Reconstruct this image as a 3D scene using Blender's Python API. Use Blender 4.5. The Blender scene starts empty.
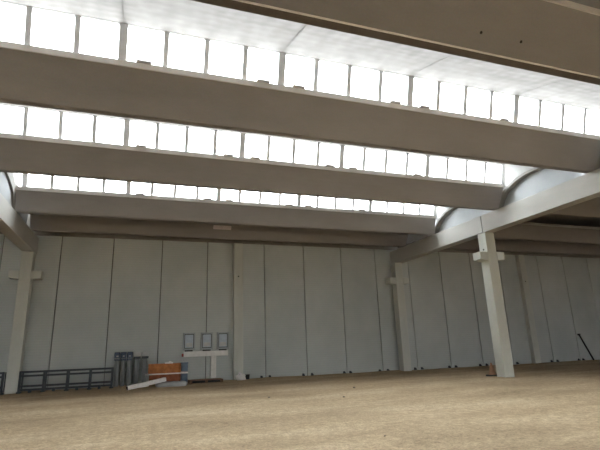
import bpy, bmesh, math, random
from mathutils import Vector, Matrix
random.seed(7)
S = bpy.context.scene
C = S.collection
PI = math.pi

# ------------------------------------------------------------------ materials
def new_mat(name):
    m = bpy.data.materials.new(name); m.use_nodes = True
    nt = m.node_tree
    for n in list(nt.nodes): nt.nodes.remove(n)
    out = nt.nodes.new('ShaderNodeOutputMaterial')
    b = nt.nodes.new('ShaderNodeBsdfPrincipled')
    nt.links.new(b.outputs['BSDF'], out.inputs['Surface'])
    return m, nt, b

def plain(name, col, rough=.6, metal=0., var=.12, scale=6.):
    """painted / plastic / metal surface with a little procedural wear"""
    m, nt, b = new_mat(name)
    tc = nt.nodes.new('ShaderNodeTexCoord')
    nz = nt.nodes.new('ShaderNodeTexNoise'); nz.inputs['Scale'].default_value = scale
    nz.inputs['Detail'].default_value = 4
    nt.links.new(tc.outputs['Object'], nz.inputs['Vector'])
    cr = nt.nodes.new('ShaderNodeValToRGB')
    cr.color_ramp.elements[0].position = .3; cr.color_ramp.elements[1].position = .7
    cr.color_ramp.elements[0].color = tuple(c*(1-var) for c in col)+(1,)
    cr.color_ramp.elements[1].color = tuple(min(1,c*(1+var)) for c in col)+(1,)
    nt.links.new(nz.outputs['Fac'], cr.inputs['Fac'])
    nt.links.new(cr.outputs['Color'], b.inputs['Base Color'])
    b.inputs['Roughness'].default_value = rough; b.inputs['Metallic'].default_value = metal
    return m

def concrete(name, dark, light, big=.35, streak=(1, 1, 1), lines=None, bump=.15, rough=.85):
    """cast concrete: cloudy patches, fine pitting, optional fine casting lines"""
    m, nt, b = new_mat(name)
    N = nt.nodes.new; L = nt.links.new
    tc = N('ShaderNodeTexCoord')
    mp = N('ShaderNodeMapping'); mp.inputs['Scale'].default_value = streak
    L(tc.outputs['Object'], mp.inputs['Vector'])
    n1 = N('ShaderNodeTexNoise'); n1.inputs['Scale'].default_value = big
    n1.inputs['Detail'].default_value = 8; n1.inputs['Roughness'].default_value = .62
    L(mp.outputs['Vector'], n1.inputs['Vector'])
    cr = N('ShaderNodeValToRGB')
    cr.color_ramp.elements[0].position = .3; cr.color_ramp.elements[1].position = .72
    cr.color_ramp.elements[0].color = tuple(dark)+(1,); cr.color_ramp.elements[1].color = tuple(light)+(1,)
    L(n1.outputs['Fac'], cr.inputs['Fac'])
    n2 = N('ShaderNodeTexNoise'); n2.inputs['Scale'].default_value = 28; n2.inputs['Detail'].default_value = 3
    L(tc.outputs['Object'], n2.inputs['Vector'])
    mx = N('ShaderNodeMix'); mx.data_type = 'RGBA'; mx.blend_type = 'MULTIPLY'
    mx.inputs['Factor'].default_value = .22
    L(cr.outputs['Color'], mx.inputs['A']); L(n2.outputs['Color'], mx.inputs['B'])
    col = mx.outputs['Result']
    hgt = n2.outputs['Fac']
    if lines:
        w = N('ShaderNodeTexWave'); w.wave_type = 'BANDS'; w.bands_direction = lines[0]
        w.inputs['Scale'].default_value = lines[1]; w.inputs['Distortion'].default_value = .6
        w.inputs['Detail'].default_value = 2; w.inputs['Detail Scale'].default_value = .5
        L(tc.outputs['Object'], w.inputs['Vector'])
        m2 = N('ShaderNodeMix'); m2.data_type = 'RGBA'; m2.blend_type = 'MULTIPLY'
        m2.inputs['Factor'].default_value = lines[2]
        L(col, m2.inputs['A']); L(w.outputs['Color'], m2.inputs['B']); col = m2.outputs['Result']
    L(col, b.inputs['Base Color'])
    bp = N('ShaderNodeBump'); bp.inputs['Strength'].default_value = bump; bp.inputs['Distance'].default_value = .02
    L(hgt, bp.inputs['Height']); L(bp.outputs['Normal'], b.inputs['Normal'])
    b.inputs['Roughness'].default_value = rough
    return m

def dirt_mat():
    m, nt, b = new_mat('packed_dirt')
    N = nt.nodes.new; L = nt.links.new
    tc = N('ShaderNodeTexCoord')
    mp = N('ShaderNodeMapping'); mp.inputs['Scale'].default_value = (.22, .6, 1); mp.inputs['Rotation'].default_value = (0, 0, .12)
    L(tc.outputs['Object'], mp.inputs['Vector'])
    n1 = N('ShaderNodeTexNoise'); n1.inputs['Scale'].default_value = .9; n1.inputs['Detail'].default_value = 6
    n1.inputs['Roughness'].default_value = .6
    L(mp.outputs['Vector'], n1.inputs['Vector'])
    cr = N('ShaderNodeValToRGB')
    e = cr.color_ramp.elements
    e[0].position = .32; e[0].color = (.36, .265, .16, 1)
    e[1].position = .70; e[1].color = (.59, .47, .315, 1)
    x = e.new(.5); x.color = (.48, .365, .23, 1)
    L(n1.outputs['Fac'], cr.inputs['Fac'])
    n2 = N('ShaderNodeTexNoise'); n2.inputs['Scale'].default_value = 6; n2.inputs['Detail'].default_value = 8
    n2.inputs['Roughness'].default_value = .75
    L(tc.outputs['Object'], n2.inputs['Vector'])
    c2 = N('ShaderNodeValToRGB'); c2.color_ramp.elements[0].position = .3; c2.color_ramp.elements[1].position = .7
    c2.color_ramp.elements[0].color = (.48, .45, .41, 1); c2.color_ramp.elements[1].color = (1.15, 1.15, 1.15, 1)
    L(n2.outputs['Fac'], c2.inputs['Fac'])
    mx = N('ShaderNodeMix'); mx.data_type = 'RGBA'; mx.blend_type = 'MULTIPLY'; mx.inputs['Factor'].default_value = .8
    L(cr.outputs['Color'], mx.inputs['A']); L(c2.outputs['Color'], mx.inputs['B'])
    n3 = N('ShaderNodeTexNoise'); n3.inputs['Scale'].default_value = 26; n3.inputs['Detail'].default_value = 4
    n3.inputs['Roughness'].default_value = .7
    L(tc.outputs['Object'], n3.inputs['Vector'])
    c3 = N('ShaderNodeValToRGB'); c3.color_ramp.elements[0].position = .36; c3.color_ramp.elements[1].position = .64
    c3.color_ramp.elements[0].color = (.6, .58, .55, 1); c3.color_ramp.elements[1].color = (1.34, 1.32, 1.26, 1)
    L(n3.outputs['Fac'], c3.inputs['Fac'])
    m3 = N('ShaderNodeMix'); m3.data_type = 'RGBA'; m3.blend_type = 'MULTIPLY'; m3.inputs['Factor'].default_value = .7
    L(mx.outputs['Result'], m3.inputs['A']); L(c3.outputs['Color'], m3.inputs['B'])
    L(m3.outputs['Result'], b.inputs['Base Color'])
    bp = N('ShaderNodeBump'); bp.inputs['Strength'].default_value = .7; bp.inputs['Distance'].default_value = .03
    L(n3.outputs['Fac'], bp.inputs['Height']); L(bp.outputs['Normal'], b.inputs['Normal'])
    b.inputs['Roughness'].default_value = .95
    return m

def shell_mat():
    """pale ribbed roof shell, ribs along and a soft grid across"""
    m, nt, b = new_mat('pale_shell')
    N = nt.nodes.new; L = nt.links.new
    tc = N('ShaderNodeTexCoord')
    n1 = N('ShaderNodeTexNoise'); n1.inputs['Scale'].default_value = 2.2; n1.inputs['Detail'].default_value = 8
    L(tc.outputs['Object'], n1.inputs['Vector'])
    cr = N('ShaderNodeValToRGB'); cr.color_ramp.elements[0].position = .3; cr.color_ramp.elements[1].position = .7
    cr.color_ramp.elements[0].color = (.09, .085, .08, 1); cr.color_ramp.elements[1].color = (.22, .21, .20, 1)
    L(n1.outputs['Fac'], cr.inputs['Fac'])
    col = cr.outputs['Color']
    for d, sc, f in (('X', .9, .16), ('Y', 1.1, .22)):
        w = N('ShaderNodeTexWave'); w.bands_direction = d; w.inputs['Scale'].default_value = sc
        w.inputs['Distortion'].default_value = 4; w.inputs['Detail'].default_value = 4
        L(tc.outputs['Object'], w.inputs['Vector'])
        mx = N('ShaderNodeMix'); mx.data_type = 'RGBA'; mx.blend_type = 'MULTIPLY'; mx.inputs['Factor'].default_value = f
        L(col, mx.inputs['A']); L(w.outputs['Color'], mx.inputs['B']); col = mx.outputs['Result']
    L(col, b.inputs['Base Color']); b.inputs['Roughness'].default_value = .7
    # thin fibre-reinforced sheet: a trace of daylight comes through it
    tr = N('ShaderNodeBsdfTranslucent'); tr.inputs[0].default_value = (.95, .93, .90, 1)
    ms = N('ShaderNodeMixShader'); ms.inputs[0].default_value = .112
    out = [n for n in nt.nodes if n.type == 'OUTPUT_MATERIAL'][0]
    L(b.outputs[0], ms.inputs[1]); L(tr.outputs[0], ms.inputs[2]); L(ms.outputs[0], out.inputs['Surface'])
    return m

def pane_mat():
    """milky polycarbonate glazing: mostly clear, a little scattering"""
    m = bpy.data.materials.new('milky_glazing'); m.use_nodes = True
    nt = m.node_tree
    for n in list(nt.nodes): nt.nodes.remove(n)
    N = nt.nodes.new; L = nt.links.new
    out = N('ShaderNodeOutputMaterial'); t = N('ShaderNodeBsdfTransparent'); t.inputs[0].default_value = (.95, .97, .97, 1)
    d = N('ShaderNodeBsdfTranslucent'); d.inputs[0].default_value = (.93, .95, .95, 1)
    mx = N('ShaderNodeMixShader'); mx.inputs[0].default_value = .12
    L(t.outputs[0], mx.inputs[1]); L(d.outputs[0], mx.inputs[2]); L(mx.outputs[0], out.inputs['Surface'])
    return m

M = {}
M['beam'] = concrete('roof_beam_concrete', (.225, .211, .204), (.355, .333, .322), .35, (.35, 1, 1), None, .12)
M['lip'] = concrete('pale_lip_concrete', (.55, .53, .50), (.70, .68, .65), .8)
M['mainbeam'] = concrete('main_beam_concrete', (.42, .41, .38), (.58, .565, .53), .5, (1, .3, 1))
M['column'] = concrete('column_concrete', (.50, .515, .465), (.68, .69, .625), .8, (1, 1, .3))
M['wall'] = concrete('wall_panel_concrete', (.465, .50, .485), (.595, .625, .60), .3, (1, 1, 1), ('Z', 2.6, .05), .1)
M['joint'] = plain('dark_joint', (.15, .15, .14), .9)
M['tymp'] = concrete('pale_gable', (.36, .375, .385), (.48, .495, .505), .6)
M['endpanel'] = plain('white_end_panel', (.34, .335, .32), .7, 0, .05)
M['rib'] = concrete('dark_rib', (.19, .18, .165), (.29, .275, .25), .6)
M['slab'] = concrete('roof_slab', (.22, .21, .19), (.34, .325, .30), .5)
M['dirt'] = dirt_mat()
M['shell'] = shell_mat()
M['pane'] = pane_mat()
M['alu'] = plain('grey_aluminium', (.74, .75, .76), .45, .0, .06)
M['actuator'] = plain('motor_housing', (.62, .62, .62), .5)
M['blacksteel'] = plain('blue_black_steel', (.030, .037, .045), .5, .2, .25)
M['greysteel'] = plain('weathered_grey_steel', (.20, .21, .21), .55, .2, .2)
M['palegrey'] = plain('pale_grey_paint', (.47, .48, .475), .55, 0, .1)
M['bluecap'] = plain('dark_blue_plastic', (.035, .055, .095), .5, 0, .2)
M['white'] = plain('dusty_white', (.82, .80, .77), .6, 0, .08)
M['duct'] = plain('white_duct', (.72, .71, .67), .5, 0, .06)
M['red'] = plain('red_cap', (.30, .06, .045), .5)
M['cabframe'] = plain('cabinet_frame_grey', (.33, .36, .37), .5, 0, .06)
M['screen'] = plain('blue_grey_panel', (.42, .49, .55), .35, 0, .1)
M['framegrey'] = plain('cabinet_grey', (.38, .40, .41), .5, 0, .06)
M['darkgap'] = plain('black_rubber_and_shade', (.025, .025, .025), .8)  # near-black; also stands in for shade inside channel and pallet
M['orange'] = plain('rust_orange', (.42, .16, .055), .85, 0, .3, 5)
M['maroon'] = plain('red_brown', (.22, .075, .035), .85, 0, .3, 5)
M['blue'] = plain('faded_blue', (.15, .21, .28), .6, 0, .15)
M['tarp'] = plain('grey_sheet', (.38, .385, .38), .6, 0, .15, 3)
M['wood'] = plain('weathered_wood', (.20, .12, .075), .85, 0, .25, 10)
M['cone'] = plain('faded_orange', (.38, .21, .13), .7, 0, .15)
M['stone'] = plain('dark_stone', (.17, .14, .11), .95, 0, .25)
M['soffit'] = concrete('dark_soffit_concrete', (.11, .095, .085), (.17, .15, .135), .5)  # darker concrete tone for the underside of the nearest beam
M['patch'] = plain('mauve_grey_paint', (.62, .55, .56), .8, 0, .1)

# ------------------------------------------------------------------ helpers
def obj(name, bm, mat, parent=None, bevel=0., seg=2, smooth=False):
    bmesh.ops.recalc_face_normals(bm, faces=bm.faces)
    me = bpy.data.meshes.new(name); bm.to_mesh(me); bm.free()
    for mm in (mat if isinstance(mat, (list, tuple)) else [mat]): me.materials.append(mm)
    if smooth:
        for p in me.polygons: p.use_smooth = True
    o = bpy.data.objects.new(name, me); C.objects.link(o)
    if parent is not None: o.parent = parent
    if bevel:
        md = o.modifiers.new('bevel', 'BEVEL'); md.width = bevel; md.segments = seg; md.limit_method = 'ANGLE'
        md.angle_limit = math.radians(40)
    return o

def bx(bm, x0, x1, y0, y1, z0, z1, rot=None, mi=0):
    r = bmesh.ops.create_cube(bm, size=1)
    mt = Matrix.Translation(((x0+x1)/2, (y0+y1)/2, (z0+z1)/2))
    if rot is not None: mt = mt @ rot
    mt = mt @ Matrix.Diagonal((abs(x1-x0), abs(y1-y0), abs(z1-z0), 1))
    bmesh.ops.transform(bm, matrix=mt, verts=r['verts'])
    if mi:
        for f in {f for v in r['verts'] for f in v.link_faces}: f.material_index = mi
    return r['verts']

def box(name, x0, x1, y0, y1, z0, z1, mat, parent=None, bevel=0., rot=None):
    bm = bmesh.new(); bx(bm, x0, x1, y0, y1, z0, z1, rot)
    return obj(name, bm, mat, parent, bevel)

def prism(bm, prof, a0, a1, axis='x'):
    """closed polygon prof in the plane across `axis`, extruded from a0 to a1 (prof is (y,z) for x, (x,z) for y)"""
    def P(a, u, v): return (a, u, v) if axis == 'x' else ((u, a, v) if axis == 'y' else (u, v, a))
    A = [bm.verts.new(P(a0, *q)) for q in prof]; B = [bm.verts.new(P(a1, *q)) for q in prof]
    n = len(prof)
    bm.faces.new(A); bm.faces.new(B[::-1])
    for i in range(n): bm.faces.new((A[i], B[i], B[(i+1) % n], A[(i+1) % n]))

def bar(bm, a, b, w, h):
    """box-section bar from a to b"""
    a = Vector(a); b = Vector(b); d = b-a
    q = d.to_track_quat('X', 'Z').to_matrix().to_4x4()
    r = bmesh.ops.create_cube(bm, size=1)
    bmesh.ops.transform(bm, matrix=Matrix.Translation((a+b)/2) @ q @ Matrix.Diagonal((d.length, w, h, 1)), verts=r['verts'])

def tube(bm, a, b, r1, r2=None, n=14):
    a = Vector(a); b = Vector(b); d = b-a
    q = d.to_track_quat('Z', 'Y').to_matrix().to_4x4()
    bmesh.ops.create_cone(bm, cap_ends=True, segments=n, radius1=r1, radius2=r1 if r2 is None else r2, depth=d.length,
                          matrix=Matrix.Translation((a+b)/2) @ q)

def tag(o, label=None, cat=None, group=None, kind=None):
    if label: o['label'] = label
    if cat: o['category'] = cat
    if group: o['group'] = group
    if kind: o['kind'] = kind
    return o

def empty(name, loc=(0, 0, 0), rz=0.):
    o = bpy.data.objects.new(name, None); C.objects.link(o); o.location = loc; o.rotation_euler = (0, 0, rz)
    o.empty_display_size = .3
    return o

def recentre(root, loc):
    """put a thing's Empty at its base while its world-built parts stay where they are"""
    root.location = loc
    inv = Matrix.Translation(-Vector(loc))
    for ch in list(root.children): ch.data.transform(inv)

# ------------------------------------------------------------------ measures (metres; Y towards the end wall)
WALL = 24.84
XL, XR = -5.02, 14.98            # the two rows of main beams
EZ, SZ = 7.10, 8.09              # underside and sill of the roof beams
CORNER = {1: 6.55, 2: 11.02, 3: 15.66, 4: 20.42, 5: 23.32}
SILL = {1: 5.55, 2: 10.12, 3: 14.94, 4: 19.95, 5: 22.55}

# ------------------------------------------------------------------ ground
bm = bmesh.new()
nx, ny = 112, 132
vs = []
for j in range(ny+1):
    for i in range(nx+1):
        x = -15.3+52.6*i/nx; y = -40.+64.9*j/ny
        z = .012*math.sin(1.7*x+.6*y)+.012*math.sin(2.3*y-.9*x+1)+random.uniform(-.008, .008)-.012
        if y > 24.0 and x < 15: z += .03
        vs.append(bm.verts.new((x, y, z)))
for j in range(ny):
    for i in range(nx):
        k = j*(nx+1)+i
        bm.faces.new((vs[k], vs[k+1], vs[k+nx+2], vs[k+nx+1]))
floor = tag(obj('floor', bm, M['dirt'], smooth=True), kind='structure')

# ------------------------------------------------------------------ end wall: precast panels
wb = tag(box('wall_back', -15.3, 37.3, WALL+.08, WALL+.22, -.1, 8.2, M['joint']), kind='structure')
joints = [-15.3, -13.3, -10.9, -8.6, -6.25, -3.74, -1.34, 1.06, 3.44, 5.04, 6.62, 8.98, 11.36, 13.66, 16.0, 18.4, 20.8, 23.2,
          24.95, 26.6, 29.0, 31.4, 33.8, 36.2, 37.3]
for a, b in zip(joints, joints[1:]):
    p = box('wall_panel', a+.02, b-.02, WALL, WALL+.1, -.05, 7.3, M['wall'], wb, .018)
    for s, e in ((1, a), (-1, b)):
        if 6 < e < 32 and abs(e-24.95) > .5:
            xx = e+s*random.uniform(.18, .3)
            w = bmesh.new(); prism(w, [(WALL-.13, .0), (WALL-.13, .05), (WALL-.002, .13), (WALL-.002, .0)], xx-.055, xx+.055)
            obj('wedge', w, M['blacksteel'], p)
tag(box('wall_left', -15.45, -15.3, -12, WALL+.2, -.1, 8.4, M['wall']), kind='structure')
tag(box('wall_right', 37.3, 37.45, -12, WALL+.2, -.1, 8.4, M['wall']), kind='structure')
# wall behind the camera, low gateways added to brighten back wall and floor
added_gates = ((-12.5, -8.0, 3.6), (4.0, 7.0, 2.6), (19.0, 26.0, 3.6))
bm = bmesh.new(); e_ = -15.3
for g0, g1, gz in added_gates:
    bx(bm, e_, g0, -12.2, -12.0, -.1, 8.4); bx(bm, g0, g1, -12.2, -12.0, gz, 8.4); e_ = g1
bx(bm, e_, 37.3, -12.2, -12.0, -.1, 8.4)
tag(obj('wall_front', bm, M['wall']), kind='structure')

# ------------------------------------------------------------------ columns, pilasters
def column(x, y, label, w=.5, top=6.29, corb=5.38, hole=False):
    t = empty('concrete_column', (x, y, 0))
    tag(t, label, 'column', 'columns carrying the long roof girders')
    h = w/2
    box('shaft', -h, h, -h, h, -.06, top, M['column'], t, .02)
    for s in (-1, 1):
        bm = bmesh.new()
        prism(bm, [(s*h, corb), (s*(h+.42), corb), (s*(h+.42), corb-.34), (s*h, corb-.39)], -h+.0, h-.0, 'y')
        obj('corbel', bm, M['column'], t, .012)
    if hole:
        bm = bmesh.new(); tube(bm, (-h-.004, -.02, 5.52), (-h+.03, -.02, 5.52), .045)
        obj('socket_hole', bm, M['darkgap'], t)
    return t
column(XL, 24.33, 'grey concrete column with side corbels at left end, behind blue-black steel rack')
column(14.83, 24.33, 'distant grey concrete column with side corbels against the back wall, under the right girder')
column(15.0, 16.62, 'tall free-standing concrete column at right with pale left side and stubby corbels', hole=True)

def pilaster(x, label, w=.5, d=.32):
    t = empty('concrete_pilaster', (x, WALL, 0)); tag(t, label, 'pilaster', 'pilasters on the back wall')
    box('shaft', -w/2, w/2, -d, -.002, -.06, 7.2, M['column'], t, .025)
    bm = bmesh.new(); tube(bm, (0, -d-.002, 5.35), (0, -d+.03, 5.35), .04)
    obj('socket_hole', bm, M['darkgap'], t)
pilaster(5.08, 'pale full-height pilaster on back wall beside the three grey cabinets')
pilaster(24.95, 'full-height pilaster on back wall of the dark right bay')

# ------------------------------------------------------------------ long girders over the columns
def girder(x, y0, y1, label):
    t = box('roof_girder', x-.25, x+.25, y0, y1, 6.29, EZ-.004, M['mainbeam'], None, .015)
    tag(t, label, 'girder', 'long girders over the columns')
    return t
girder(XR, 16.50, WALL-.02, 'pale concrete girder running from free-standing column to the back wall')
girder(XR, -12, 16.47, 'pale concrete girder from free-standing column out to the right edge of view')
girder(XL, 16.50, WALL-.02, 'concrete girder at left edge ending on the left corbelled column')

# ------------------------------------------------------------------ cross beams of the saw-tooth roof
def beam_profile(k, far=True):
    c, s = CORNER[k], SILL[k]
    n = c-.22
    fw = c+.95
    pr = [(n, EZ), (n-.035, EZ+.06)]
    for i in range(1, 7):                     # near wing, slightly hollow
        f = i/6
        y = n-.035+(s-n+.035)*f; z = EZ+.06+(SZ-.15-EZ-.06)*(f+.07*math.sin(PI*f))
        pr.append((y, z))
    top = [(s+.16, SZ-.02), (s+.45, SZ-.50), (c+.02, EZ+.28), (fw-.12, SZ+.0), (fw, SZ+.05), (fw+.02, SZ-.08), (c, EZ)]
    return pr, top
def cross_beam(k, x0, x1, label=None, parent=None, name='cross_beam'):
    pr, top = beam_profile(k)
    s = SILL[k]
    root = parent
    if parent is None:
        root = empty(name, ((x0+x1)/2, CORNER[k]-.1, EZ))
        tag(root, label, 'roof beam', 'cross beams of the saw-tooth roof')
    ox, oy, oz = root.location if parent is None else (0, 0, 0)
    sh = lambda L: [(a-oy, b-oz) for a, b in L]
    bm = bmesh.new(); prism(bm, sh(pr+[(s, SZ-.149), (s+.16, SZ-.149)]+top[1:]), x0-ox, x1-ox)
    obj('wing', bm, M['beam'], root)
    bm = bmesh.new(); prism(bm, sh([(s-.03, SZ-.15), (s-.03, SZ-.01), (s-.015, SZ), (s+.16, SZ-.02), (s+.16, SZ-.148)]), x0-ox, x1-ox)
    obj('sill_lip', bm, M['lip'], root)
    return root
BX0, BX1 = XL+.19, XR-.14
names = {1: 'nearest concrete cross beam, dark, filling the top right corner',
         2: 'broad dark concrete cross beam under the topmost, largest row of windows',
         3: 'concrete cross beam under the middle row of windows',
         4: 'concrete cross beam under the lowest, smallest row of windows',
         5: 'lowest dark cross beam, just above the back wall, carrying a mauve patch'}
beams = {}
for k in range(1, 6):
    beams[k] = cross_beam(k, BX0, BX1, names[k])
for k, lb in ((2, 'cross beam stub at right edge above the pale girder, continuing the broad dark beam'),
              (3, 'nearest visible cross beam in the dark bay right of the pale girder'),
              (4, 'middle cross beam in the dark right bay, beyond the free-standing column'),
              (5, 'farthest cross beam in the dark right bay, touching the wall top')):
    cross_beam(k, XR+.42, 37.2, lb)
# details: pale strip and darker strip under the nearest beam, lifting holes, painted patch
b1 = beams[1]; o = b1.location
box('pale_strip', BX0-o.x, BX1-o.x, CORNER[1]-.232-o.y, CORNER[1]-.205-o.y, -.012, .015, M['white'], b1)  # thin pale line along the near edge of the underside
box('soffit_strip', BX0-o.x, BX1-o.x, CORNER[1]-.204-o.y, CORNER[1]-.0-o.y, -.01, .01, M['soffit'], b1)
def wing_y(k, Z):
    n = CORNER[k]-.22; lo_, hi_ = 0., 1.
    for _ in range(30):
        f_ = (lo_+hi_)/2
        z = EZ+.06+(SZ-.15-EZ-.06)*(f_+.07*math.sin(PI*f_))
        if z < Z: lo_ = f_
        else: hi_ = f_
    return n-.035+(SILL[k]-n+.035)*f_
for X, Z in ((6.12, 7.38), (7.12, 7.38)):
    yy = wing_y(1, Z); d_ = Vector((0, -.82, -.57))
    bm = bmesh.new(); a_ = Vector((X-o.x, yy-o.y, Z-o.z)); tube(bm, a_-d_*.04, a_+d_*.006, .03)
    obj('lifting_hole', bm, M['darkgap'], b1)
b5 = beams[5]; o = b5.location
yy = lambda Z: wing_y(5, Z)
bm = bmesh.new()
prism(bm, [(yy(7.50)+.03-o.y, 7.50-o.z), (yy(7.50)-.01-o.y, 7.50-o.z), (yy(7.68)-.01-o.y, 7.68-o.z), (yy(7.68)+.03-o.y, 7.68-o.z)], 3.42-o.x, 4.34-o.x)
obj('painted_patch', bm, M['patch'], b5)

# ------------------------------------------------------------------ ceiling: curved shells, gables, flat roofs
# rear rows behind the camera repeat the same saw-tooth
for k, c in ((0, 1.9), (-1, -2.8), (-2, -7.5)):
    CORNER[k] = c; SILL[k] = c-.95
ceil = empty('ceiling'); tag(ceil, kind='structure')
for x0, x1 in ((-15.3, XL-.36), (XR+.36, 37.3)):
    box('roof_slab', x0, x1, -12, WALL+.2, 8.5, 8.65, M['slab'], ceil)
box('roof_slab', XL-.25, XR+.25, CORNER[5]-1.4, WALL+.2, 8.5, 8.65, M['slab'], ceil)
box('roof_slab', XL-.25, XR+.25, -12.2, SILL[1]+.3, SZ+.02, 8.4, M['slab'], ceil)
box('closing_strip', XL-.25, XR+.25, CORNER[4]+.80, SILL[5]+.3, SZ-.005, SZ+.16, M['slab'], ceil)
for xa, xb in ((XL-.40, XL-.34), (XR+.34, XR+.40)):
    box('fascia', xa, xb, -12, WALL+.2, EZ+.3, 8.66, M['slab'], ceil)
for k in (1, 2, 3, 4):
    for xa, xb in ((XL-.36, BX0+.03), (BX1-.03, XR+.36)):
        box('valley_cap', xa, xb, SILL[k]+.03, CORNER[k]+1.0, SZ-.06, SZ+.10, M['slab'], ceil)
box('wall_head', -15.3, 37.3, WALL-.05, WALL+.08, 7.25, 8.5, M['slab'], ceil)
for k in (0, -1, -2):
    cross_beam(k, BX0, BX1, parent=ceil)

WT = .855                                    # height of a window row
LEAN = -.28                                  # lean of the glazing per metre of height
bays = [-4.56, -.66, 3.21, 7.08, 10.93, BX1-.02]
def shell_curve(k, n=14, dz=0.):
    """underside of the curved shell from the window head of row k down to the far lip of beam k-1"""
    y0 = SILL[k]+LEAN*WT+.06; z0 = SZ+WT
    y1 = CORNER[k-1]+.92; z1 = SZ+.06
    pts = []
    for i in range(n+1):
        f = i/n; y = y0+(y1-y0)*f
        pts.append((y, z0+(z1-z0)*(.62*f+.38*f*f)+dz))
    return pts
def rib_curve(k, off=0.):
    c = CORNER[k]; a = CORNER[k-1]+.75
    src = [(-.16, 7.10), (-.27, 7.25), (-.38, 7.42), (-.52, 7.58), (-.68, 7.73), (-.99, 7.88), (-1.43, 8.02), (-1.88, 8.10), (-2.5, 8.10)]
    pts = []
    for i, (u, z) in enumerate(src):
        p = src[min(i+1, len(src)-1)]; q = src[max(i-1, 0)]
        tx, tz = p[0]-q[0], p[1]-q[1]; l = math.hypot(tx, tz)
        if c+u > a+.5: pts.append((c+u+off*tz/l, z-off*tx/l))
    pts += [(a+.4, 8.06+off), (a, 7.98+off)]
    return pts
win_no = {1: 4, 2: 1, 3: 2, 4: 3, 0: 5, -1: 6}
for k in (2, 3, 4):
    lo = shell_curve(k); hi = shell_curve(k, dz=.06)
    for i in range(5):
        bm = bmesh.new(); prism(bm, lo+hi[::-1], (BX0 if i == 0 else bays[i])+.008, (BX1 if i == 4 else bays[i+1])-.008)
        obj('curved_panel', bm, M['shell'], ceil)
    rc = rib_curve(k)
    for s, xa in ((1, BX1), (-1, BX0)):
        dp, th = (.27, .11) if s > 0 else (.10, .40)
        bm = bmesh.new(); up = rib_curve(k, th)
        prism(bm, rc+up[::-1], xa+s*.012, xa+s*(dp+.06))
        obj('arch_rib', bm, M['rib'], ceil)
        bm = bmesh.new()
        prism(bm, [(CORNER[k]+.78, EZ), (CORNER[k]+.78, 8.0), (SILL[k]+.2, SZ-.05)]+[q for q in rib_curve(k, .08) if q[1] > 7.8]+[(CORNER[k-1]+.76, EZ)], xa+s*dp, xa+s*(dp+.05))
        obj('tympanum', bm, M['tymp'], ceil)
        bm = bmesh.new()
        prism(bm, [(SILL[k]-.0, SZ-.12)]+[q for q in rib_curve(k, th-.02) if q[0] < SILL[k]-.1]+[(lo[-1][0], lo[-1][1]+.05)]+hi[::-1][1:]+[(SILL[k]+.1, SZ+WT)],
              xa+s*.012, xa+s*.05)
        obj('end_panel', bm, M['endpanel'], ceil)
    for i in range(1, 5):
        bm = bmesh.new(); prism(bm, [(y, z+.002) for y, z in lo]+[(y, z+.07) for y, z in lo[::-1]], bays[i]-.014, bays[i]+.014)
        obj('panel_joint', bm, M['rib'], ceil)
    # ---- the ribbon window
    w = empty('window_%d' % win_no[k], (0, SILL[k], SZ)); tag(w, kind='structure')
    def lean_prism(x0, x1, ya, yb, za, zb):
        bm = bmesh.new(); prism(bm, [(ya+LEAN*za, za), (yb+LEAN*za, za), (yb+LEAN*zb, zb), (ya+LEAN*zb, zb)], x0, x1); return bm
    for i in range(5):
        wd = (bays[i+1]-bays[i])/4
        for j in range(4):
            x = bays[i]+j*wd
            obj('pane', lean_prism(x+.058, x+wd-.058, .045, .055, .03, WT-.015), M['pane'], w)
            if j == 0: obj('post', lean_prism(x-.095, x+.095, .0, .11, -.02, WT+.02), M['alu'], w)
            else: obj('mullion', lean_prism(x-.06, x+.06, .015, .095, -.02, WT+.02), M['alu'], w)
            if i in (1, 2, 3) and j in (0, 3) and k > 0:
                a = box('vent_motor', x+wd/2-.17, x+wd/2+.17, -.08, .015, .0, .06, M['actuator'], w, .012)
    obj('post', lean_prism(bays[5]-.1, bays[5]-.005, .0, .11, -.02, WT+.02), M['alu'], w)
    obj('bottom_rail', lean_prism(bays[0], bays[5], .02, .09, -.015, .035), M['alu'], w)
    obj('top_rail', lean_prism(bays[0], bays[5], .02, .09, WT-.02, WT+.03), M['alu'], w)

# ------------------------------------------------------------------ clutter along the back wall
# blue-black steel racks lying against the wall
def rack(x0, x1, n, label, y=24.0):
    t = empty('steel_rack', ((x0+x1)/2, y, 0)); tag(t, label, 'rack', 'steel racks along the back wall')
    h = (x1-x0)/2
    for z, th in ((.865, .09), (.70, .085), (.27, .09), (.12, .085)):
        box('rail', -h, h, -.03, .03, z-th/2, z+th/2, M['blacksteel'], t, .008)
    for i in range(n+1):
        x = -h+2*h*i/n
        bm = bmesh.new(); bx(bm, x-.05, x+.05, -.06, -.02, .03, .91); bx(bm, x-.035, x+.035, .02, .5, .06, .12); bx(bm, x-.035, x+.035, .45, .5, .06, .88)
        obj('post', bm, M['blacksteel'], t)
        box('foot', x-.09, x+.09, -.1, .12, -.03, .05, M['blacksteel'], t, .008)
    for i in range(n):
        x = -h+2*h*(i+.45)/n
        box('foot', x-.06, x+.06, -.08, .05, -.03, .14, M['blacksteel'], t, .008)
    return t
rack(-4.70, -.96, 4, 'long low blue-black steel rack right of the left column')
rack(-8.3, -5.36, 3, 'blue-black steel rack at the left edge, left of the corbelled column')

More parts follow.
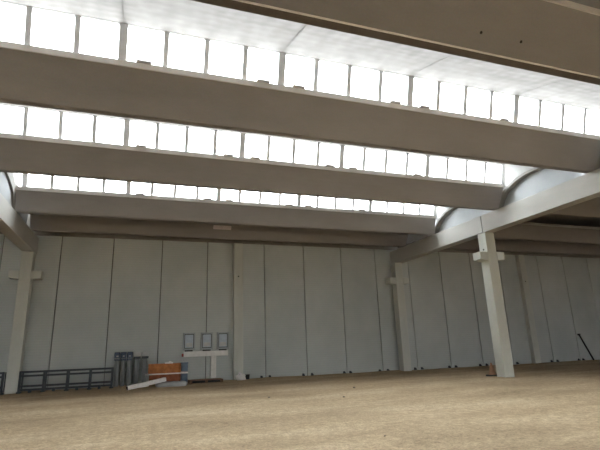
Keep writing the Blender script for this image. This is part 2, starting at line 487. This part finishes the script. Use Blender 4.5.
# grey uprights with blue heads leaning in a row
for i, (x, lb) in enumerate(((-.80, 'grey steel upright with blue head, nearest the steel rack'),
                             (-.52, 'middle grey steel upright of the three with blue heads'),
                             (-.24, 'grey steel upright with blue head, beside the pale-headed pair'))):
    t = empty('steel_upright', (x, 24.42, 0)); tag(t, lb, 'upright', 'grey uprights standing against the back wall')
    bm = bmesh.new(); bx(bm, -.10, .10, -.09, .09, -.03, 1.2); bx(bm, -.03, .03, -.13, -.09, .0, 1.2)
    obj('post', bm, M['greysteel'], t, .01)
    hd = box('head', -.13, .13, -.13, .11, 1.18, 1.58, M['bluecap'], t, .03)
    box('pale_sticker', -.04, .05, -.137, -.128, 1.36, 1.42, M['tarp'], hd)
    box('grey_band', -.134, .134, -.134, .114, 1.27, 1.31, M['greysteel'], hd)
    box('base_plate', -.12, .12, -.14, .11, -.03, .03, M['greysteel'], t)
for x, lb in ((.10, 'pale-headed grey upright next to the blue-headed ones'), (.46, 'pale-headed grey upright nearest the orange crates')):
    t = empty('steel_upright', (x, 24.45, 0)); tag(t, lb, 'upright', 'grey uprights standing against the back wall')
    bm = bmesh.new(); bx(bm, -.11, .11, -.09, .09, -.03, 1.18); bx(bm, -.09, .09, -.07, .07, 1.17, 1.25); bx(bm, .05, .09, -.13, -.09, 0, 1.18)
    obj('post', bm, M['greysteel'], t, .01)
    box('head', -.16, .16, -.13, .1, 1.36, 1.56, M['palegrey'], t, .015)
    box('collar', -.16, .16, -.12, .1, 1.24, 1.35, M['blacksteel'], t, .01)

# the crates
def crate(name, x0, x1, y0, y1, z0, z1, mat, label, cols, rows):
    t = empty(name, ((x0+x1)/2, (y0+y1)/2, z0)); tag(t, label, 'crate')
    hx, hy, h = (x1-x0)/2, (y1-y0)/2, z1-z0
    box('body', -hx+.02, hx-.02, -hy+.02, hy-.02, 0, h-.02, mat, t)
    bm = bmesh.new()
    for r in range(rows):
        za = h*r/rows+.008; zb = h*(r+1)/rows-.008
        bx(bm, -hx, hx, -hy, -hy+.02, za, zb); bx(bm, -hx, hx, hy-.02, hy, za, zb)
        bx(bm, hx-.02, hx, -hy+.02, hy-.02, za, zb); bx(bm, -hx, -hx+.02, -hy+.02, hy-.02, za, zb)
    sb = obj('side_boards', bm, mat, t, .006)
    for i in range(cols):
        x = -hx+.05+(2*hx-.1)*i/(cols-1)
        box('batten', x-.04, x+.04, -hy-.025, -hy, 0, h, mat, sb, .006)
    bm = bmesh.new()
    for i in range(6):
        bx(bm, -hx+2*hx*i/6+.01, -hx+2*hx*(i+1)/6-.01, -hy, hy, h-.02, h)
    obj('lid', bm, mat, t, .005)
    return t
crate('wooden_crate', .66, 2.02, 22.75, 23.55, .215, .52, M['maroon'], 'dark red-brown crate under the rust-orange one', 4, 2)
crate('wooden_crate', .60, 2.02, 22.75, 23.55, .58, .99, M['orange'], 'rust-orange crate on top of the pile by back wall', 3, 3)
def plank(name, a, b, w, h, mat, label, cat='plank', bev=.008):
    bm = bmesh.new(); a = Vector(a); b = Vector(b); m = (a+b)/2
    bar(bm, a-m, b-m, w, h); o = obj(name, bm, mat, None, bev); o.location = m; tag(o, label, cat); return o
plank('white_plank', (.46, 22.85, .55), (2.36, 22.85, .55), .14, .056, M['white'], 'thin white plank between the two crates')
plank('white_plank', (.55, 23.3, .55), (2.2, 23.3, .55), .14, .056, M['white'], 'white plank between the crates, behind the front one')
# scraps on the crate
bm = bmesh.new(); bx(bm, -.19, .17, -.03, .03, 0, .06); bx(bm, -.02, .1, -.05, .05, .058, .1)
s_ = obj('white_scrap', bm, M['white'], None, .01); s_.location = (1.55, 22.69, .81); s_.parent = None
s_.location = (1.5, 22.9, .99); tag(s_, 'small white scrap lying on the rust-orange crate', 'scrap')
# blue box
t = empty('blue_box', (2.26, 23.65, .0)); tag(t, 'faded blue upright box at the right end of the crate pile', 'box')
box('body', -.15, .15, -.2, .2, -.03, .94, M['blue'], t, .02); box('lid', -.165, .165, -.215, .215, .94, 1.0, M['blue'], t, .015)
box('strap', -.155, .155, -.205, .205, .55, .60, M['tarp'], t)
# grey wrapped bundle under the crates
bm = bmesh.new()
prof = []
for i in range(28):
    a = 2*PI*i/28
    ca, sa = math.cos(a), math.sin(a)
    prof.append((.70*math.copysign(abs(ca)**.5, ca), .12+.14*math.copysign(abs(sa)**.7, sa)))
rings = []
for j, (y, s) in enumerate(((-.42, .80), (-.36, .94), (-.2, 1), (0, 1.0), (.2, 1), (.36, .94), (.42, .8))):
    rings.append([bm.verts.new((px*s+random.uniform(-.012, .012), y, .08+(pz-.08)*(s if pz > .08 else 1)+random.uniform(-.006, .006))) for px, pz in prof])
for r0, r1 in zip(rings, rings[1:]):
    for i in range(28): bm.faces.new((r0[i], r0[(i+1) % 28], r1[(i+1) % 28], r1[i]))
bm.faces.new(rings[0]); bm.faces.new(rings[-1][::-1])
t = empty('wrapped_bundle', (1.64, 22.98, -.03)); tag(t, 'flat rounded bundle in pale grey sheeting under the crates', 'bundle')
for v in bm.verts: v.co.z *= .9
obj('sheeting', bm, M['tarp'], t, smooth=True)
for x in (-.4, .35):
    bm = bmesh.new(); bx(bm, x-.02, x+.02, -.43, .40, .225, .245); obj('tie_band', bm, M['greysteel'], t)
# white hollow box section leaning on the pile
t = empty('white_channel', (-.25, 22.0, .075))
tag(t, 'long white hollow channel lying slanted with its end on the dirt', 'channel')
a = Vector((0, 0, 0)); b = Vector((1.58, .40, .26))
q = (b-a).to_track_quat('X', 'Z').to_matrix().to_4x4(); Ln = (b-a).length
bm = bmesh.new()
bx(bm, 0, Ln, -.13, .13, .065, .08); bx(bm, 0, Ln, -.13, .13, -.08, -.065); bx(bm, 0, Ln, -.13, -.115, -.065, .065); bx(bm, 0, Ln, .115, .13, -.065, .065)
bmesh.ops.transform(bm, matrix=q, verts=bm.verts); obj('shell', bm, M['white'], t)
bm = bmesh.new(); bx(bm, -.006, Ln-.03, -.114, .114, -.064, .064); bmesh.ops.transform(bm, matrix=q, verts=bm.verts); obj('core_shade', bm, M['darkgap'], t)  # black core stands in for the shade inside the hollow
plank('pale_batten', (.16, 23.05, .02), (.62, 23.35, .05), .16, .07, M['white'], 'short pale batten jutting out left of the bundle')

# wall cabinets over a T-shaped white duct
for i, (x, lb) in enumerate(((2.56, 'leftmost of three grey wall cabinets with pale blue fronts'),
                             (3.46, 'middle grey wall cabinet of three with pale blue fronts'),
                             (4.29, 'grey wall cabinet nearest the pilaster, rightmost of three'))):
    t = empty('wall_cabinet', (x, WALL-.002, 1.56)); tag(t, lb, 'cabinet', 'grey cabinets on the back wall')
    box('back_box', -.30, .30, -.16, 0, 0, .86, M['framegrey'], t, .012)
    fr = bmesh.new()
    bx(fr, -.30, -.235, -.2, -.158, 0, .86); bx(fr, .235, .30, -.2, -.158, 0, .86); bx(fr, -.235, .235, -.2, -.158, .79, .86); bx(fr, -.235, .235, -.2, -.158, 0, .09)
    obj('door_frame', fr, M['cabframe'], t, .006)
    box('inner_edge', -.235, .235, -.17, -.158, .09, .79, M['darkgap'], t)
    fp = box('front_panel', -.205, .205, -.185, -.169, .12, .76, M['screen'], t, .006)
    box('meter_window', -.16, .16, -.192, -.184, .16, .36, M['palegrey'], fp, .004)
    bm = bmesh.new(); bx(bm, -.19, .19, -.19, -.0, -.06, .04); obj('socket_row', bm, M['darkgap'], t, .008)
t = empty('white_duct', (3.43, WALL-.002, .15)); tag(t, 'T-shaped white cable duct below the three wall cabinets', 'duct')
box('crossbar', -1.12, 1.12, -.22, 0, 1.08, 1.345, M['duct'], t, .012)
box('stem', .25, .52, -.2, 0, .0, 1.078, M['duct'], t, .012)
box('end_cap', -1.21, -1.122, -.18, -.04, 1.10, 1.25, M['red'], t, .01)
# low pallet
t = empty('wooden_pallet', (3.32, 23.95, 0)); tag(t, 'low brown wooden pallet on the dirt below the T-shaped duct', 'pallet')
for x in (-.74, 0, .74):
    box('stringer', x-.06, x+.06, -.42, .42, -.03, .13, M['wood'], t, .006)
for j in range(6):
    box('deck_board', -.8, .8, -.42+j*.148, -.42+j*.148+.10, .13, .155, M['wood'], t, .004)
bm = bmesh.new(); bx(bm, -.66, .66, -.36, .36, .02, .115); obj('gap_shade', bm, M['darkgap'], t)  # black block stands in for the shade between the stringers
# white bag and dark tub by the pilaster
bm = bmesh.new(); bmesh.ops.create_icosphere(bm, subdivisions=3, radius=1)
for v in bm.verts:
    n = v.co.normalized(); f = 1+.16*math.sin(5*n.x+3*n.z)+.13*math.sin(7*n.y-4*n.x)+random.uniform(-.06, .06)
    v.co = Vector((n.x*.24*f, n.y*.18*f, max(-.02, .16+n.z*.2*f)))
o = obj('white_bag', bm, M['white']); o.location = (5.14, 24.2, 0.); tag(o, 'crumpled white bag on the dirt at the foot of the pilaster', 'bag')
t = empty('dark_tub', (5.52, 24.42, 0.)); tag(t, 'small dark tub behind the crumpled white bag', 'tub')
bm = bmesh.new(); tube(bm, (0, 0, -.02), (0, 0, .26), .10, .125, 18); obj('body', bm, M['darkgap'], t)
bm = bmesh.new(); tube(bm, (0, 0, .26), (0, 0, .285), .14, .14, 18); obj('rim', bm, M['palegrey'], t)
# traffic cone behind the column
t = empty('traffic_cone', (15.0, 17.42, 0)); tag(t, 'faded orange cone with dark base behind the free-standing column', 'cone')
bm = bmesh.new(); bx(bm, -.2, .2, -.2, .2, -.03, .05); obj('base', bm, M['darkgap'], t, .015)
bm = bmesh.new(); tube(bm, (0, 0, .05), (0, 0, .55), .155, .03, 24); obj('body', bm, M['cone'], t)
# pole leaning on the far wall
bm = bmesh.new(); a = Vector((29.18, WALL-.10, 1.70)); b = Vector((29.72, 24.42, -.02))
tube(bm, a-b, (0, 0, 0), .055, .055, 12); bx(bm, a.x-b.x-.09, a.x-b.x+.06, a.y-b.y-.06, a.y-b.y+.06, 1.68, 1.80)
o = obj('leaning_pole', bm, M['darkgap']); o.location = b; tag(o, 'thick black pole leaning on the back wall at far right', 'pole')
# a few dark stones
for (x, y, r, lb) in ((6.04, 13.55, .05, 'dark stone on the dirt near the middle of the floor'),
                      (7.69, 16.29, .06, 'dark stone farthest back on the open dirt floor'),
                      (4.07, 14.92, .05, 'dark stone on the dirt in front of the pilaster'),
                      (4.04, 7.47, .022, 'tiny dark stone on the dirt close to the viewer')):
    bm = bmesh.new(); bmesh.ops.create_icosphere(bm, subdivisions=2, radius=r*.65)
    for v in bm.verts: v.co = Vector((v.co.x*random.uniform(1, 1.4), v.co.y*random.uniform(.8, 1.1), v.co.z*.6))
    o = obj('loose_stone', bm, M['stone']); o.location = (x, y, r*.1); tag(o, lb, 'stone', 'dark stones on the dirt floor')

# ------------------------------------------------------------------ light: a bright overcast sky
w = bpy.data.worlds.new('overcast_sky'); S.world = w; w.use_nodes = True
bg = w.node_tree.nodes['Background']
wn = w.node_tree.nodes; wl = w.node_tree.links
tc = wn.new('ShaderNodeTexCoord'); sp = wn.new('ShaderNodeSeparateXYZ'); cr = wn.new('ShaderNodeValToRGB')
wl.new(tc.outputs['Generated'], sp.inputs['Vector']); wl.new(sp.outputs['Z'], cr.inputs['Fac'])
cr.color_ramp.elements[0].position = 0.; cr.color_ramp.elements[0].color = (.40, .415, .43, 1)
cr.color_ramp.elements[1].position = 1.; cr.color_ramp.elements[1].color = (1.2, 1.24, 1.28, 1)
wl.new(cr.outputs['Color'], bg.inputs['Color']); bg.inputs['Strength'].default_value = 1.0

# ------------------------------------------------------------------ camera
cam_d = bpy.data.cameras.new('camera'); cam = bpy.data.objects.new('camera', cam_d); C.objects.link(cam)
f = Vector((0.32393027, 0.91004741, 0.25861727)); r = Vector((0.94456812, -0.32654704, -0.03403067)); u = Vector((-0.05348118, -0.2553052, 0.96538025))
cam.matrix_world = Matrix(((r.x, u.x, -f.x, 0), (r.y, u.y, -f.y, 0), (r.z, u.z, -f.z, 1.479), (0, 0, 0, 1)))
cam_d.sensor_fit = 'HORIZONTAL'; cam_d.sensor_width = 36; cam_d.lens = 459.0079/600*36
cam_d.clip_start = .05; cam_d.clip_end = 300
S.camera = cam
S.view_settings.view_transform = 'Standard'; S.view_settings.look = 'None'; S.view_settings.gamma = 1
S.view_settings.use_curve_mapping = False
S.view_settings.exposure = 5.15
S.cycles.max_bounces = 14; S.cycles.diffuse_bounces = 8; S.cycles.transparent_max_bounces = 16
